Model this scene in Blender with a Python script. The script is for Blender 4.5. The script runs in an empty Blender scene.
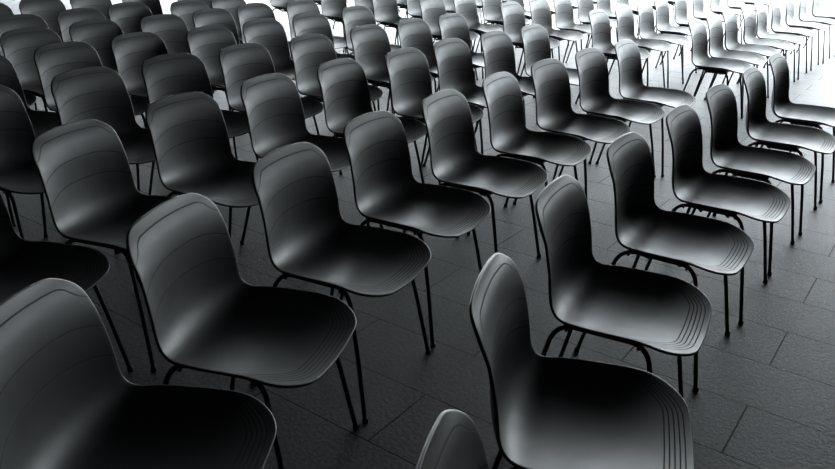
import bpy, bmesh, math, random
from mathutils import Vector, Matrix

random.seed(7)
SC = bpy.context.scene
COL = SC.collection
E1 = Vector((math.cos(math.radians(-35.3)), math.sin(math.radians(-35.3)), 0))   # the way the chairs face
E2 = Vector((-E1.y, E1.x, 0))                                                    # along a row
CAM_H, PITCH, ROLL, F = 1.45766, 0.401632, -0.02649, 754.79


def hall(a, b, z=0.0):
    return Vector((E1.x * a + E2.x * b, E1.y * a + E2.y * b, z))


# ------------------------------------------------------------------ materials
def nodes(name):
    m = bpy.data.materials.new(name)
    m.use_nodes = True
    nt = m.node_tree
    return m, nt, nt.nodes['Principled BSDF']


def N(nt, kind, **kw):
    n = nt.nodes.new(kind)
    for k, v in kw.items():
        if k in n.inputs.keys() if isinstance(k, str) else False:
            n.inputs[k].default_value = v
        else:
            setattr(n, k, v)
    return n


def math_node(nt, op, a, b=None, clamp=False):
    n = nt.nodes.new('ShaderNodeMath')
    n.operation = op
    n.use_clamp = clamp
    for i, x in enumerate((a, b)):
        if x is None:
            continue
        if isinstance(x, (int, float)):
            n.inputs[i].default_value = x
        else:
            nt.links.new(x, n.inputs[i])
    return n.outputs[0]


def smoothstep(nt, val, lo, hi, out_lo, out_hi):
    n = nt.nodes.new('ShaderNodeMapRange')
    n.interpolation_type = 'SMOOTHSTEP'
    nt.links.new(val, n.inputs[0])
    for i, x in zip((1, 2, 3, 4), (lo, hi, out_lo, out_hi)):
        n.inputs[i].default_value = x
    return n.outputs[0]


def shell_material():
    m, nt, b = nodes('black_moulded_plastic')
    L = nt.links.new
    b.inputs['Base Color'].default_value = (0.042, 0.043, 0.044, 1)
    b.inputs['Roughness'].default_value = 0.42
    b.inputs['Specular IOR Level'].default_value = 0.55

    def line(attr, positions, half):
        total = None
        for p in positions:
            d = math_node(nt, 'ABSOLUTE', math_node(nt, 'SUBTRACT', attr, p))
            s = smoothstep(nt, d, half * 0.25, half, 1.0, 0.0)
            total = s if total is None else math_node(nt, 'MAXIMUM', total, s)
        return total
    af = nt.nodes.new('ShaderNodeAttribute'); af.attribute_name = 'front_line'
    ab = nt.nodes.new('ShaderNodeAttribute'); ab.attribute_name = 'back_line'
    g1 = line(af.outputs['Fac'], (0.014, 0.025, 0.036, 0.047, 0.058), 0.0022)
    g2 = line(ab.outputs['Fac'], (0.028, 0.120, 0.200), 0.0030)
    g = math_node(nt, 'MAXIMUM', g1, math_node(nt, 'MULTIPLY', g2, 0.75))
    tc = nt.nodes.new('ShaderNodeTexCoord')
    no = nt.nodes.new('ShaderNodeTexNoise')
    no.inputs['Scale'].default_value = 900
    no.inputs['Detail'].default_value = 2
    L(tc.outputs['Object'], no.inputs['Vector'])
    h = math_node(nt, 'SUBTRACT', math_node(nt, 'MULTIPLY', no.outputs['Fac'], 0.06), g)
    bump = nt.nodes.new('ShaderNodeBump')
    bump.inputs['Strength'].default_value = 0.12
    bump.inputs['Distance'].default_value = 0.0016
    L(h, bump.inputs['Height'])
    L(bump.outputs['Normal'], b.inputs['Normal'])
    n2 = nt.nodes.new('ShaderNodeTexNoise')
    n2.inputs['Scale'].default_value = 14
    L(tc.outputs['Object'], n2.inputs['Vector'])
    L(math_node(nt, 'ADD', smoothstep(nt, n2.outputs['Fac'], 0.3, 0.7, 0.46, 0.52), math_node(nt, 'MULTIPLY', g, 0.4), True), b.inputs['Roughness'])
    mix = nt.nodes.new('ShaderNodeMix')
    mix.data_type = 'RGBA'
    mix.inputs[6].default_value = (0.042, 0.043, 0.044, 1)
    mix.inputs[7].default_value = (0.018, 0.018, 0.018, 1)  # darker groove colour stands in for the shade inside the grooves
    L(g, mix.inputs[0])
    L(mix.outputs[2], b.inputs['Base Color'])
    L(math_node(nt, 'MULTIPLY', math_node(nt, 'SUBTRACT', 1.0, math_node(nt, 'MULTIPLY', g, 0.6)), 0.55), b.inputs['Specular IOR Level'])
    return m


def tube_material():
    m, nt, b = nodes('black_powder_coated_steel')
    b.inputs['Base Color'].default_value = (0.014, 0.014, 0.015, 1)
    b.inputs['Roughness'].default_value = 0.45
    b.inputs['Specular IOR Level'].default_value = 0.4
    tc = nt.nodes.new('ShaderNodeTexCoord')
    no = nt.nodes.new('ShaderNodeTexNoise')
    no.inputs['Scale'].default_value = 600
    nt.links.new(tc.outputs['Object'], no.inputs['Vector'])
    bp = nt.nodes.new('ShaderNodeBump')
    bp.inputs['Strength'].default_value = 0.15
    bp.inputs['Distance'].default_value = 0.0005
    nt.links.new(no.outputs['Fac'], bp.inputs['Height'])
    nt.links.new(bp.outputs['Normal'], b.inputs['Normal'])
    return m


def brass_material():
    m, nt, b = nodes('worn_brass')
    b.inputs['Base Color'].default_value = (0.42, 0.24, 0.10, 1)
    b.inputs['Metallic'].default_value = 1.0
    tc = nt.nodes.new('ShaderNodeTexCoord')
    no = nt.nodes.new('ShaderNodeTexNoise')
    no.inputs['Scale'].default_value = 200
    nt.links.new(tc.outputs['Object'], no.inputs['Vector'])
    nt.links.new(smoothstep(nt, no.outputs['Fac'], 0.3, 0.7, 0.25, 0.5), b.inputs['Roughness'])
    return m


def floor_material():
    m, nt, b = nodes('dark_stone_tiles')
    L = nt.links.new
    tc = nt.nodes.new('ShaderNodeTexCoord')
    mp = nt.nodes.new('ShaderNodeMapping')
    mp.vector_type = 'POINT'
    # the floor's own axes run along the tiles; shift so that the joints fall where they lie
    mp.inputs['Location'].default_value = (1.171 + 40 * 0.87, -1.724 + 0.3003 * 100, 0)
    L(tc.outputs['Object'], mp.inputs['Vector'])
    br = nt.nodes.new('ShaderNodeTexBrick')
    br.offset = 0.5
    br.offset_frequency = 2
    for k, v in (('Scale', 1.0), ('Mortar Size', 0.0023), ('Mortar Smooth', 0.15), ('Bias', 0.0), ('Brick Width', 0.87), ('Row Height', 0.3003)):
        br.inputs[k].default_value = v
    br.inputs['Color1'].default_value = (0.044, 0.045, 0.048, 1)
    br.inputs['Color2'].default_value = (0.058, 0.058, 0.060, 1)
    br.inputs['Mortar'].default_value = (0.004, 0.004, 0.004, 1)
    L(mp.outputs['Vector'], br.inputs['Vector'])
    gr = nt.nodes.new('ShaderNodeTexNoise')
    gr.inputs['Scale'].default_value = 70
    gr.inputs['Detail'].default_value = 5
    gr.inputs['Roughness'].default_value = 0.7
    L(tc.outputs['Object'], gr.inputs['Vector'])
    bl = nt.nodes.new('ShaderNodeTexNoise')
    bl.inputs['Scale'].default_value = 2.2
    bl.inputs['Detail'].default_value = 4
    L(tc.outputs['Object'], bl.inputs['Vector'])
    f1 = smoothstep(nt, gr.outputs['Fac'], 0.32, 0.68, 0.30, 1.75)
    f2 = smoothstep(nt, bl.outputs['Fac'], 0.3, 0.7, 0.85, 1.15)
    mx = nt.nodes.new('ShaderNodeVectorMath')
    mx.operation = 'SCALE'
    L(br.outputs['Color'], mx.inputs[0])
    L(math_node(nt, 'MULTIPLY', f1, f2), mx.inputs['Scale'])
    L(mx.outputs['Vector'], b.inputs['Base Color'])
    L(smoothstep(nt, gr.outputs['Fac'], 0.3, 0.7, 0.56, 0.70), b.inputs['Roughness'])
    b.inputs['Specular IOR Level'].default_value = 0.5
    h = math_node(nt, 'SUBTRACT', math_node(nt, 'MULTIPLY', gr.outputs['Fac'], 0.5), math_node(nt, 'MULTIPLY', br.outputs['Fac'], 0.5))
    L(math_node(nt, 'SUBTRACT', 0.5, math_node(nt, 'MULTIPLY', br.outputs['Fac'], 0.48)), b.inputs['Specular IOR Level'])
    bp = nt.nodes.new('ShaderNodeBump')
    bp.inputs['Strength'].default_value = 0.9
    bp.inputs['Distance'].default_value = 0.004
    L(h, bp.inputs['Height'])
    L(bp.outputs['Normal'], b.inputs['Normal'])
    return m


def plain_material(name, col, rough, scale=6.0, amount=0.12):
    m, nt, b = nodes(name)
    tc = nt.nodes.new('ShaderNodeTexCoord')
    no = nt.nodes.new('ShaderNodeTexNoise')
    no.inputs['Scale'].default_value = scale
    no.inputs['Detail'].default_value = 5
    nt.links.new(tc.outputs['Object'], no.inputs['Vector'])
    cr = nt.nodes.new('ShaderNodeValToRGB')
    cr.color_ramp.elements[0].color = tuple(c * (1 - amount) for c in col) + (1,)
    cr.color_ramp.elements[1].color = tuple(c * (1 + amount) for c in col) + (1,)
    nt.links.new(no.outputs['Fac'], cr.inputs['Fac'])
    nt.links.new(cr.outputs['Color'], b.inputs['Base Color'])
    b.inputs['Roughness'].default_value = rough
    return m


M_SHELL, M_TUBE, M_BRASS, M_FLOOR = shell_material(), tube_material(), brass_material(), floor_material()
M_WALL = plain_material('dark_plaster', (0.035, 0.035, 0.035), 0.8)
M_METAL = plain_material('dark_window_metal', (0.03, 0.03, 0.03), 0.5)
M_RUBBER = plain_material('black_rubber', (0.012, 0.012, 0.012), 0.7, 80)

# ------------------------------------------------------------------ the chair's shell
SH = dict(ztop=.7548, ytop=-.2475, zl=.6523, yl=-.1964, ybend=-.1791, zseat=.4088, yfront=.2315, zfront=.4095,
          wt=.1916, ww=.2004, ws=.2216, cb=.0455, cs=.0372, rt=.0700, rf=.0964, crown=.0240, fcr=.0146)


def bez(a, b, c, d, n):
    out = []
    for i in range(n):
        t = i / (n - 1)
        out.append(tuple((1 - t) ** 3 * a[k] + 3 * (1 - t) ** 2 * t * b[k] + 3 * (1 - t) * t * t * c[k] + t ** 3 * d[k] for k in (0, 1)))
    return out


d = SH
A = (d['ytop'], d['ztop']); B = (d['yl'], d['zl'])
Cc = (d['ybend'], d['zseat'] + .075); Dd = (d['ybend'] + .085, d['zseat']); Ff = (d['yfront'], d['zfront'])
NP = 24


def unit2(x, y):
    l = math.hypot(x, y)
    return (x / l, y / l)


def off(p, t, k):
    return (p[0] + t[0] * k, p[1] + t[1] * k)


tB = unit2(Cc[0] - A[0], Cc[1] - A[1])
q0 = unit2(Cc[0] - B[0], Cc[1] - B[1])
tC = unit2(q0[0] + .2, q0[1] - 1.0)
tD = (1.0, -.03)
PR = bez(A, (A[0] + (B[0] - A[0]) * .35, A[1] + (B[1] - A[1]) * .35), off(B, tB, -.08), B, NP)
PR += bez(B, off(B, tB, .017), off(Cc, tC, -.017), Cc, NP)[1:]
PR += bez(Cc, off(Cc, tC, .045), off(Dd, tD, -.052), Dd, NP)[1:]
PR += bez(Dd, off(Dd, tD, .09), (Ff[0] - .10, Ff[1] + .006), Ff, NP)[1:]
LEN = [0.0]
for i in range(1, len(PR)):
    LEN.append(LEN[-1] + math.hypot(PR[i][0] - PR[i - 1][0], PR[i][1] - PR[i - 1][1]))
TOT = LEN[-1]
L_C = LEN[2 * NP - 2]


def sm(x):
    x = min(1, max(0, x))
    return x * x * (3 - 2 * x)


def prof(s):
    if s <= 0:
        i, t = 0, s / (LEN[1] - LEN[0])
    elif s >= TOT:
        i = len(PR) - 2
        t = 1 + (s - TOT) / (LEN[-1] - LEN[-2])
    else:
        i = 0
        while LEN[i + 1] < s:
            i += 1
        t = (s - LEN[i]) / (LEN[i + 1] - LEN[i])
    return [PR[i][k] + (PR[i + 1][k] - PR[i][k]) * t for k in (0, 1)]


def corner(dd, r, e=2.0):
    q = min(1, max(0, 1 - dd / r))
    return r * (1 - max(0, 1 - q ** e) ** (1 / e))


def width(s):
    if s < L_C:
        return d['wt'] + (d['ww'] - d['wt']) * sm(s / L_C)
    return d['ww'] + (d['ws'] - d['ww']) * sm((s - L_C) / .20)


def rounded_inset(X, W, e, r):
    """distance from the rounded end of the shell, measured inwards"""
    qx, qy = abs(X) - (W - r), r - e
    return r - math.hypot(max(qx, 0), max(qy, 0)) + (min(max(qx, qy), 0) * -1 if qx < 0 and qy < 0 else 0)


def surf(s, X, V):
    dt, df = s, TOT - s
    c2 = (X / width(s)) ** 2
    s2 = s + d['crown'] * c2 * math.exp(-(dt / .12) ** 2) - d['fcr'] * c2 * math.exp(-(df / .12) ** 2)
    y, z = prof(s2)
    a, b = prof(s2 - .006), prof(s2 + .006)
    ty, tz = b[0] - a[0], b[1] - a[1]
    l = math.hypot(ty, tz)
    ny, nz = -tz / l, ty / l
    q = sm((s - L_C + .05) / .2)
    w = sm(.1 + s / .28)
    c = (d['cb'] * (1 - q) * w + d['cs'] * q) * (1 - sm(1 - df / .16) * .4)
    k = (X / .21) ** 2
    h = c * k - .0180 * (1 - q) * w
    return Vector((X, y + ny * h, z + nz * h))


def shell_point(s, V):
    dt, df = s, TOT - s
    W0 = width(s)
    X = (W0 - corner(dt, d['rt']) - corner(df, d['rf'], 2.0)) * V
    if s < L_C + .05:
        h = sm((dt - .03) / .06)
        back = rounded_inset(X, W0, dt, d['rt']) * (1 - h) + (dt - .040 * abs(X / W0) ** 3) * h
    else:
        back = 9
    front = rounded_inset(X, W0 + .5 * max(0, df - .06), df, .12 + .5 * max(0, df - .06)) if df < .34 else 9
    e = .004
    n = (surf(s + e, X, V) - surf(s - e, X, V)).cross(surf(s, X + e, V) - surf(s, X - e, V)).normalized()
    return surf(s, X, V), back, front, n


def link(name, me, mat, parent=None, smooth=True):
    o = bpy.data.objects.new(name, me)
    COL.objects.link(o)
    if mat:
        me.materials.clear()
        me.materials.append(mat)
    if smooth:
        me.polygons.foreach_set('use_smooth', [True] * len(me.polygons))
    if parent:
        o.parent = parent
    return o


def build_shell():
    n0, nm, nv = 14, 44, 32
    lo, hi = d['rt'] * 1.0, d['rf'] * 1.0
    ss = [lo * (1 - math.cos(math.pi / 2 * i / n0)) for i in range(n0)]
    ss += [lo + (TOT - lo - hi) * i / nm for i in range(nm)]
    ss += [TOT - hi * (1 - math.cos(math.pi / 2 * (1 - i / n0))) for i in range(n0 + 1)]
    P, fb, ff, Nn = [], [], [], []
    for s in ss:
        row = []
        for j in range(nv + 1):
            V = math.sin(math.pi * (j / nv - .5)) * .45 + (2 * j / nv - 1) * .55
            p, bl, fl, n = shell_point(s, V)
            row.append(p); fb.append(bl); ff.append(fl); Nn.append(n)
        P.append(row)
    R, w = len(ss), nv + 1
    if Nn[(R // 2) * w + nv // 2].z < 0:
        Nn = [-n for n in Nn]
    th = .0078
    flat = [p for row in P for p in row]
    verts = [p.copy() for p in flat] + [p - n * th for p, n in zip(flat, Nn)]
    K = R * w
    faces = []
    for i in range(R - 1):
        for j in range(nv):
            q = (i * w + j, (i + 1) * w + j, (i + 1) * w + j + 1, i * w + j + 1)
            faces.append(q)
            faces.append(tuple(K + x for x in q[::-1]))
    loop = [i * w for i in range(R)] + [(R - 1) * w + j for j in range(1, w)] + [i * w + nv for i in range(R - 2, -1, -1)] + [j for j in range(nv - 1, 0, -1)]
    m = len(loop)
    # rounded lip all round
    rings = [loop]
    steps = 6
    for k in range(1, steps):
        an = math.pi * k / steps
        ring = []
        for x in range(m):
            v = loop[x]
            t = (flat[loop[(x + 1) % m]] - flat[loop[x - 1]]).normalized()
            o = t.cross(Nn[v]).normalized()
            if x == 0:
                pass
            c = flat[v] - Nn[v] * th / 2
            ring.append(len(verts))
            verts.append(c + Nn[v] * (th / 2) * math.cos(an) + o * (th / 2) * math.sin(an))
            fb.append(0); ff.append(0)
        rings.append(ring)
    rings.append([K + v for v in loop])
    for a, b in zip(rings, rings[1:]):
        for x in range(m):
            y = (x + 1) % m
            faces.append((a[x], b[x], b[y], a[y]))
    # attribute order follows the vertices: front, back, lip
    nb = K
    fb = fb[:nb] + fb[:nb] + [9.0] * (len(verts) - 2 * nb)
    ff = ff[:nb] + ff[:nb] + [9.0] * (len(verts) - 2 * nb)
    # the lip must point outwards
    c = sum(flat, Vector()) / len(flat)
    v0 = rings[3][R // 2]
    if (verts[v0] - flat[loop[R // 2]]).dot(flat[loop[R // 2]] - flat[(R // 2) * w + nv // 2]) < 0:
        i0 = 2 * K
        for k in range(1, steps):
            for x in range(m):
                v = rings[k][x]
                base = flat[loop[x]] - Nn[loop[x]] * th / 2
                dlt = verts[v] - base
                along = Nn[loop[x]] * dlt.dot(Nn[loop[x]])
                verts[v] = base + along - (dlt - along)
    me = bpy.data.meshes.new('seat_shell')
    me.from_pydata([tuple(v) for v in verts], [], faces)
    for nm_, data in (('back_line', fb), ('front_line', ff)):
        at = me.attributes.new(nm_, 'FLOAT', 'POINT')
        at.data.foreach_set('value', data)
    bm = bmesh.new()
    bm.from_mesh(me)
    bmesh.ops.recalc_face_normals(bm, faces=bm.faces)
    bm.to_mesh(me)
    bm.free()
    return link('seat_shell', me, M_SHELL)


def tube(path, radii, n=10, cap=True):
    """a tube along a list of points as one mesh"""
    bm = bmesh.new()
    pts = [Vector(p) for p in path]
    if isinstance(radii, (int, float)):
        radii = [radii] * len(pts)
    rings = []
    t0 = (pts[1] - pts[0]).normalized()
    u = t0.orthogonal().normalized()
    for i, p in enumerate(pts):
        t = (pts[min(i + 1, len(pts) - 1)] - pts[max(i - 1, 0)]).normalized()
        u = (u - t * u.dot(t)).normalized()
        v = t.cross(u)
        rings.append([bm.verts.new(p + (u * math.cos(2 * math.pi * k / n) + v * math.sin(2 * math.pi * k / n)) * radii[i]) for k in range(n)])
    for a, b in zip(rings, rings[1:]):
        for k in range(n):
            bm.faces.new((a[k], a[(k + 1) % n], b[(k + 1) % n], b[k]))
    if cap:
        bm.faces.new(rings[0][::-1])
        bm.faces.new(rings[-1])
    bmesh.ops.recalc_face_normals(bm, faces=bm.faces)
    me = bpy.data.meshes.new('tube')
    bm.to_mesh(me)
    bm.free()
    return me


def arc(a, b, c, n=7):
    """a quadratic bend from a to c round the corner b"""
    a, b, c = Vector(a), Vector(b), Vector(c)
    return [(a * (1 - t) ** 2 + b * 2 * t * (1 - t) + c * t * t) for t in (i / n for i in range(n + 1))]


def box_mesh(name, x0, x1, y0, y1, z0, z1, bevel=0.0):
    bm = bmesh.new()
    bmesh.ops.create_cube(bm, size=1)
    for v in bm.verts:
        v.co = ((v.co.x + .5) * (x1 - x0) + x0, (v.co.y + .5) * (y1 - y0) + y0, (v.co.z + .5) * (z1 - z0) + z0)
    if bevel:
        bmesh.ops.bevel(bm, geom=bm.edges[:], offset=bevel, segments=2, affect='EDGES')
    me = bpy.data.meshes.new(name)
    bm.to_mesh(me)
    bm.free()
    return me


FX, FYF, FYR, TX, ZT, R_T = .228, .192, -.234, .183, .421, .0072


def build_chair():
    root = bpy.data.objects.new('shell_chair', None)
    COL.objects.link(root)
    root.empty_display_size = .2
    sh = build_shell()
    sh.parent = root
    for s in (-1, 1):
        foot_f, foot_r = (s * FX, FYF, .004), (s * FX, FYR, .004)
        # front leg: from the floor up, rounded over into the rail under the seat
        fr = [foot_f] + [Vector(foot_f).lerp((s * (TX + .003), .118, ZT), .5)] + arc(Vector(foot_f).lerp((s * (TX + .002), .112, ZT), .89), (s * TX, .105, ZT), (s * TX, .062, ZT))
        lg = link('leg', tube(fr, R_T), M_TUBE, root)
        link('foot_cap', tube([(foot_f[0], foot_f[1], 0), (foot_f[0], foot_f[1], .016)], .0098, 12), M_RUBBER, lg)
        rr = [foot_r] + [Vector(foot_r).lerp((s * (TX + .003), -.142, ZT), .5)] + arc(Vector(foot_r).lerp((s * (TX + .002), -.142, ZT), .88), (s * TX, -.136, ZT), (s * TX, -.088, ZT))
        lg = link('leg', tube(rr, R_T), M_TUBE, root)
        link('foot_cap', tube([(foot_r[0], foot_r[1], 0), (foot_r[0], foot_r[1], .016)], .0098, 12), M_RUBBER, lg)
        rail = link('side_rail', tube([(s * TX, -.088, ZT), (s * TX, -.03, ZT), (s * TX, .03, ZT), (s * TX, .062, ZT)], R_T), M_TUBE, root)
        for y in (-.108, .088):
            sc = link('linking_stud', tube([(s * (TX + .004), y, ZT - .006), (s * (TX + .016), y, ZT - .007)], .0052, 8), M_BRASS, rail)
    for y in (-.055, .05):
        link('cross_bar', tube([(-TX, y, ZT), (-TX * .7, y, ZT - .030), (TX * .7, y, ZT - .030), (TX, y, ZT)], R_T * .95), M_TUBE, root)
    link('mounting_plate', box_mesh('mounting_plate', -.11, .11, -.07, .075, ZT - .036, ZT - .0240, .003), M_TUBE, root, False)
    return root


PROTO = build_chair()
PARTS = [(c, list(c.children)) for c in PROTO.children]


def copy_chair():
    r = PROTO.copy()
    COL.objects.link(r)
    for c, subs in PARTS:
        k = c.copy()
        COL.objects.link(k)
        k.parent = r
        for s in subs:
            q = s.copy()
            COL.objects.link(q)
            q.parent = k
    return r


# ------------------------------------------------------------------ camera
cam_d = bpy.data.cameras.new('camera')
cam = bpy.data.objects.new('camera', cam_d)
COL.objects.link(cam)
SC.camera = cam
cam_d.sensor_fit = 'HORIZONTAL'
cam_d.sensor_width = 36
cam_d.lens = 36 * F / 835
cam_d.clip_end = 200
cp, sp = math.cos(PITCH), math.sin(PITCH)
right0, down0, fwd = Vector((1, 0, 0)), Vector((0, -sp, -cp)), Vector((0, cp, -sp))
cr, sr = math.cos(ROLL), math.sin(ROLL)
right = right0 * cr + down0 * sr
down = -right0 * sr + down0 * cr
rot = Matrix((right, -down, -fwd)).transposed()
cam.matrix_world = Matrix.Translation((0, 0, CAM_H)) @ rot.to_4x4()


def pixel(p):
    q = Vector(p) - Vector((0, 0, CAM_H))
    zf = q.dot(fwd)
    if zf < .05:
        return (9999, 9999)
    return (417.5 + F * q.dot(right) / zf, 234.5 + F * q.dot(down) / zf)


# ------------------------------------------------------------------ where the chairs stand
# per row: x, y on the floor and heading of each chair, before the cross gap and past it
POSES = {
    'C': ([(0.2581, 0.7908, -0.2143), (0.3812, 1.3853, -0.2768), (0.6011, 1.9384, -0.4684), (0.9123, 2.4396, -0.5752), (1.2497, 2.9103, -0.5903), (1.5662, 3.3682, -0.6296), (1.9171, 3.8557, -0.595), (2.2609, 4.3504, -0.6023)],
          []),
    'D': ([(-0.539, 1.2265, -0.1308), (-0.4188, 1.7298, -0.2669), (-0.222, 2.2173, -0.4452), (0.0084, 2.6772, -0.5034), (0.2889, 3.0963, -0.512), (0.5691, 3.5404, -0.5114), (0.8523, 3.9422, -0.6234), (1.1569, 4.355, -0.6249), (1.4694, 4.7429, -0.5864)],
          [(2.3075, 5.9331, -0.6027), (2.5799, 6.3368, -0.6029), (2.8558, 6.7381, -0.6031), (3.1643, 7.1149, -0.6032), (3.4461, 7.5225, -0.6034), (3.8036, 8.0308, -0.6036), (4.186, 8.5671, -0.6038), (4.5393, 9.0253, -0.604), (4.9304, 9.5325, -0.6042)]),
    'E': ([(-1.2091, 2.0061, -0.2576), (-0.9968, 2.4588, -0.3248), (-0.7837, 2.9134, -0.5007), (-0.5154, 3.3584, -0.4718), (-0.2348, 3.7973, -0.5196), (0.0856, 4.1874, -0.5722), (0.3532, 4.5943, -0.5873), (0.659, 4.9733, -0.6006), (0.961, 5.3553, -0.6023)],
          [(1.6459, 6.4391, -0.6027), (1.9641, 6.8948, -0.6029), (2.2567, 7.2841, -0.6031), (2.5742, 7.8597, -0.6033), (2.9449, 8.4519, -0.6035), (3.3352, 9.0577, -0.6038), (3.7755, 9.7495, -0.6041), (4.2014, 10.3549, -0.6043), (4.6618, 11.0299, -0.6046)]),
    'F': ([(-1.8943, 2.5564, -0.2637), (-1.6313, 2.9816, -0.3756), (-1.3724, 3.4003, -0.4921), (-1.1164, 3.8146, -0.5956), (-0.8271, 4.2064, -0.5534), (-0.5097, 4.6233, -0.5724), (-0.1931, 5.124, -0.5897), (0.1031, 5.5106, -0.6022), (0.4006, 5.8962, -0.6023)],
          [(0.9598, 6.87, -0.6027), (1.2693, 7.3674, -0.6029), (1.5681, 7.847, -0.6031), (1.8946, 8.3859, -0.6033), (2.217, 8.9843, -0.6035), (2.5997, 9.6736, -0.6038), (2.9962, 10.2844, -0.6041), (3.425, 10.9669, -0.6043)]),
    'G': ([(-2.3115, 3.2821, -0.3336), (-2.0489, 3.6922, -0.465), (-1.7853, 4.1017, -0.5138), (-1.5358, 4.5199, -0.5194), (-1.1995, 4.8722, -0.5658), (-0.9393, 5.2839, -0.5802), (-0.6673, 5.6878, -0.5944), (-0.3638, 6.2281, -0.6023)],
          [(0.2478, 7.1924, -0.6027), (0.5683, 7.6753, -0.6029), (0.8766, 8.3259, -0.6031), (1.1873, 8.9344, -0.6033), (1.5228, 9.473, -0.6035), (1.8881, 10.0732, -0.6038), (2.2828, 10.744, -0.6041)]),
    'H': ([(-2.6962, 3.7388, -0.38), (-2.4583, 4.1637, -0.4818), (-2.2187, 4.5877, -0.5273), (-2.0008, 5.0232, -0.5562), (-1.6683, 5.379, -0.5699), (-1.4259, 5.8014, -0.5844), (-1.1986, 6.2321, -0.5996), (-0.8669, 6.5887, -0.6022)],
          [(-0.2509, 7.9903, -0.6028), (0.0703, 8.5826, -0.603), (0.4363, 9.1153, -0.6032), (0.8257, 9.7067, -0.6035), (1.2222, 10.3598, -0.6037), (1.6583, 11.0959, -0.604)]),
    'I': ([(-3.0519, 4.3279, -0.4599), (-2.8174, 4.7547, -0.515), (-2.5832, 5.1817, -0.5459), (-2.3434, 5.6056, -0.5652), (-2.1529, 6.0538, -0.5786), (-1.7602, 6.3418, -0.5903), (-1.5465, 6.7794, -0.6022)],
          [(-0.8221, 8.3016, -0.6028), (-0.5299, 8.9399, -0.603), (-0.1889, 9.6794, -0.6033), (0.1676, 10.3379, -0.6035), (0.5594, 11.0821, -0.6038)]),
    'J': ([(-3.3464, 5.3524, -0.5233), (-3.1457, 5.8104, -0.5538), (-2.945, 6.2683, -0.5705), (-2.7444, 6.74, -0.5858), (-2.4517, 7.1293, -0.5999), (-2.0264, 7.3664, -0.6022)],
          [(-1.5087, 9.0529, -0.6028), (-1.2206, 9.8178, -0.6031), (-0.8886, 10.5099, -0.6034)]),
}

ROWS = POSES
ORD = 'first second third fourth fifth sixth seventh eighth ninth tenth'.split()
ROWNAME = dict(zip('CDEFGHIJ', ('front row', 'second row', 'third row', 'fourth row', 'fifth row', 'sixth row', 'seventh row', 'rear row')))
GROUP = dict(zip('CDEFGHIJ', ('chairs of the front row', 'chairs of the second row', 'chairs of the third row', 'chairs of the fourth row', 'chairs of the fifth row', 'chairs of the sixth row', 'chairs of the seventh row', 'chairs of the rear row')))
SPECIAL = {('C', 0): 'black shell chair cut off by the bottom edge, only its backrest top showing',
           ('C', 1): 'large black shell chair at the bottom right, nearest full seat of the front row',
           ('D', 0): 'darkest shell chair in the bottom left corner, near end of the second row'}


def in_view(x, y):
    for z in (0, .45, .8):
        for dx in (-.22, 0, .22):
            for dy in (-.22, .22):
                u, v = pixel((x + dx, y + dy, z))
                if -4 < u < 839 and -2 < v < 473:
                    return True
    return False


first = True
for k in 'CDEFGHIJ':
    near, far = ROWS[k]
    n = len(near)
    for i, (x, y, a) in enumerate(near):
        if not in_view(x, y):
            continue
        if k == 'C':
            lab = f'black shell chair {ORD[i]} from the near end of the front row'
        elif i == n - 1:
            lab = f'black shell chair last before the cross gap in the {ROWNAME[k]}'
        else:
            lab = f'black shell chair {ORD[n - 1 - i]} from the cross gap, near side of it, in the {ROWNAME[k]}'
            lab = f'black shell chair on the near side of the cross gap, {ORD[n - 1 - i]} from it, {ROWNAME[k]}'
        lab = SPECIAL.get((k, i), lab)
        c = PROTO if first else copy_chair()
        first = False
        c.location = (x, y, 0)
        c.rotation_euler = (0, 0, a - math.pi / 2)
        c['label'], c['category'], c['group'] = lab, 'chair', GROUP[k]
    for i, (x, y, a) in enumerate(far):
        if not in_view(x, y):
            continue
        c = copy_chair()
        c.location = (x, y, 0)
        c.rotation_euler = (0, 0, a - math.pi / 2)
        c['label'] = f'pale lit shell chair {ORD[i]} past the cross gap in the {ROWNAME[k]}'
        c['category'], c['group'] = 'chair', GROUP[k]


# ------------------------------------------------------------------ the hall
A0, A1, B0, B1, H = -24.0, 9.0, -7.0, 10.6, 2.95       # along E1, along E2, height (unseen roof, kept low to darken the near floor)
ANG = math.atan2(E1.y, E1.x)


def structure(name, me, mat):
    o = link(name, me, mat, None, False)
    o.rotation_euler = (0, 0, ANG)
    o['kind'] = 'structure'
    return o


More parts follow.
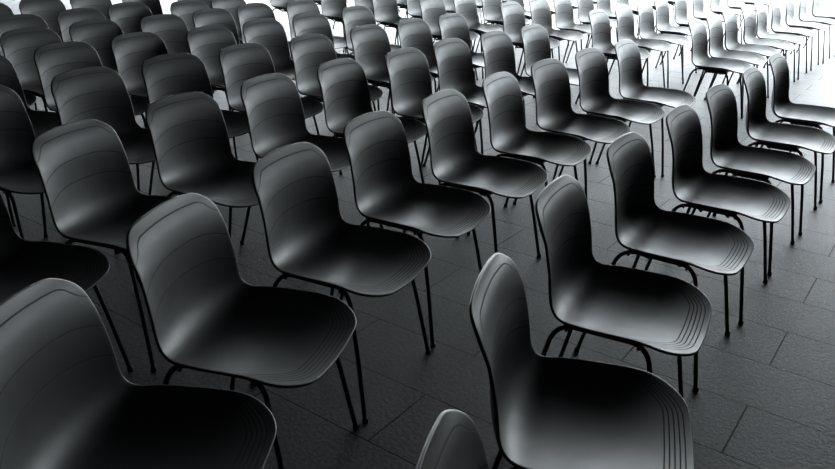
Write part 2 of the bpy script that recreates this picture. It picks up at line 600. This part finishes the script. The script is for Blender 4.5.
OPEN = 0.5                                              # the far side stands open to the sky left of here; edge set for the light
structure('floor', box_mesh('floor', A0 - 6, A1 + 3, B0, B1 + 16, -.12, 0), M_FLOOR)
structure('ceiling', box_mesh('ceiling', A0, A1, B0, B1, H, H + .4), M_WALL)
structure('wall_near', box_mesh('wall_near', A0, A1, B0 - .2, B0, 0, H), M_WALL)
structure('wall_front', box_mesh('wall_front', A1, A1 + .2, B0 - .2, B1 + .2, 0, H), M_WALL)
structure('wall_rear', box_mesh('wall_rear', A0 - .2, A0, B0 - .2, B1, 0, H), M_WALL)
structure('light_blocking_wall', box_mesh('light_blocking_wall', OPEN, A1, B1, B1 + .3, 0, H), M_WALL)  # unseen wall, added to keep sky light off the chair fronts


def portal(loc, rz, sx, sy):
    l = bpy.data.lights.new('daylight_portal', 'AREA')
    l.shape = 'RECTANGLE'
    l.size, l.size_y = sx, sy
    l.cycles.is_portal = True
    o = bpy.data.objects.new('daylight_portal', l)
    COL.objects.link(o)
    o.location = loc
    o.rotation_euler = (math.radians(90), 0, rz)
    return o


portal(hall((A0 + OPEN) / 2, B1 + .2, H / 2), 0, OPEN - A0, H).rotation_euler = (math.radians(-90), 0, ANG)

# ------------------------------------------------------------------ overcast sky
w = bpy.data.worlds.new('overcast')
SC.world = w
w.use_nodes = True
nt = w.node_tree
bg = nt.nodes['Background']
tc = nt.nodes.new('ShaderNodeTexCoord')
sx = nt.nodes.new('ShaderNodeSeparateXYZ')
nt.links.new(tc.outputs['Generated'], sx.inputs[0])
ramp = nt.nodes.new('ShaderNodeValToRGB')
e = ramp.color_ramp.elements
e[0].position, e[0].color = 0.44, (.10, .10, .10, 1)
e[1].position, e[1].color = 0.52, (.88, .96, 1.0, 1)
nt.links.new(math_node(nt, 'ADD', math_node(nt, 'MULTIPLY', sx.outputs['Z'], .5), .5), ramp.inputs['Fac'])
nt.links.new(ramp.outputs['Color'], bg.inputs['Color'])
bg.inputs['Strength'].default_value = 18.0

vs = SC.view_settings
SC.display_settings.display_device = 'sRGB'
vs.view_transform = 'Standard'
vs.look = 'None'
vs.gamma = 1
vs.use_curve_mapping = False
vs.exposure = 0.0
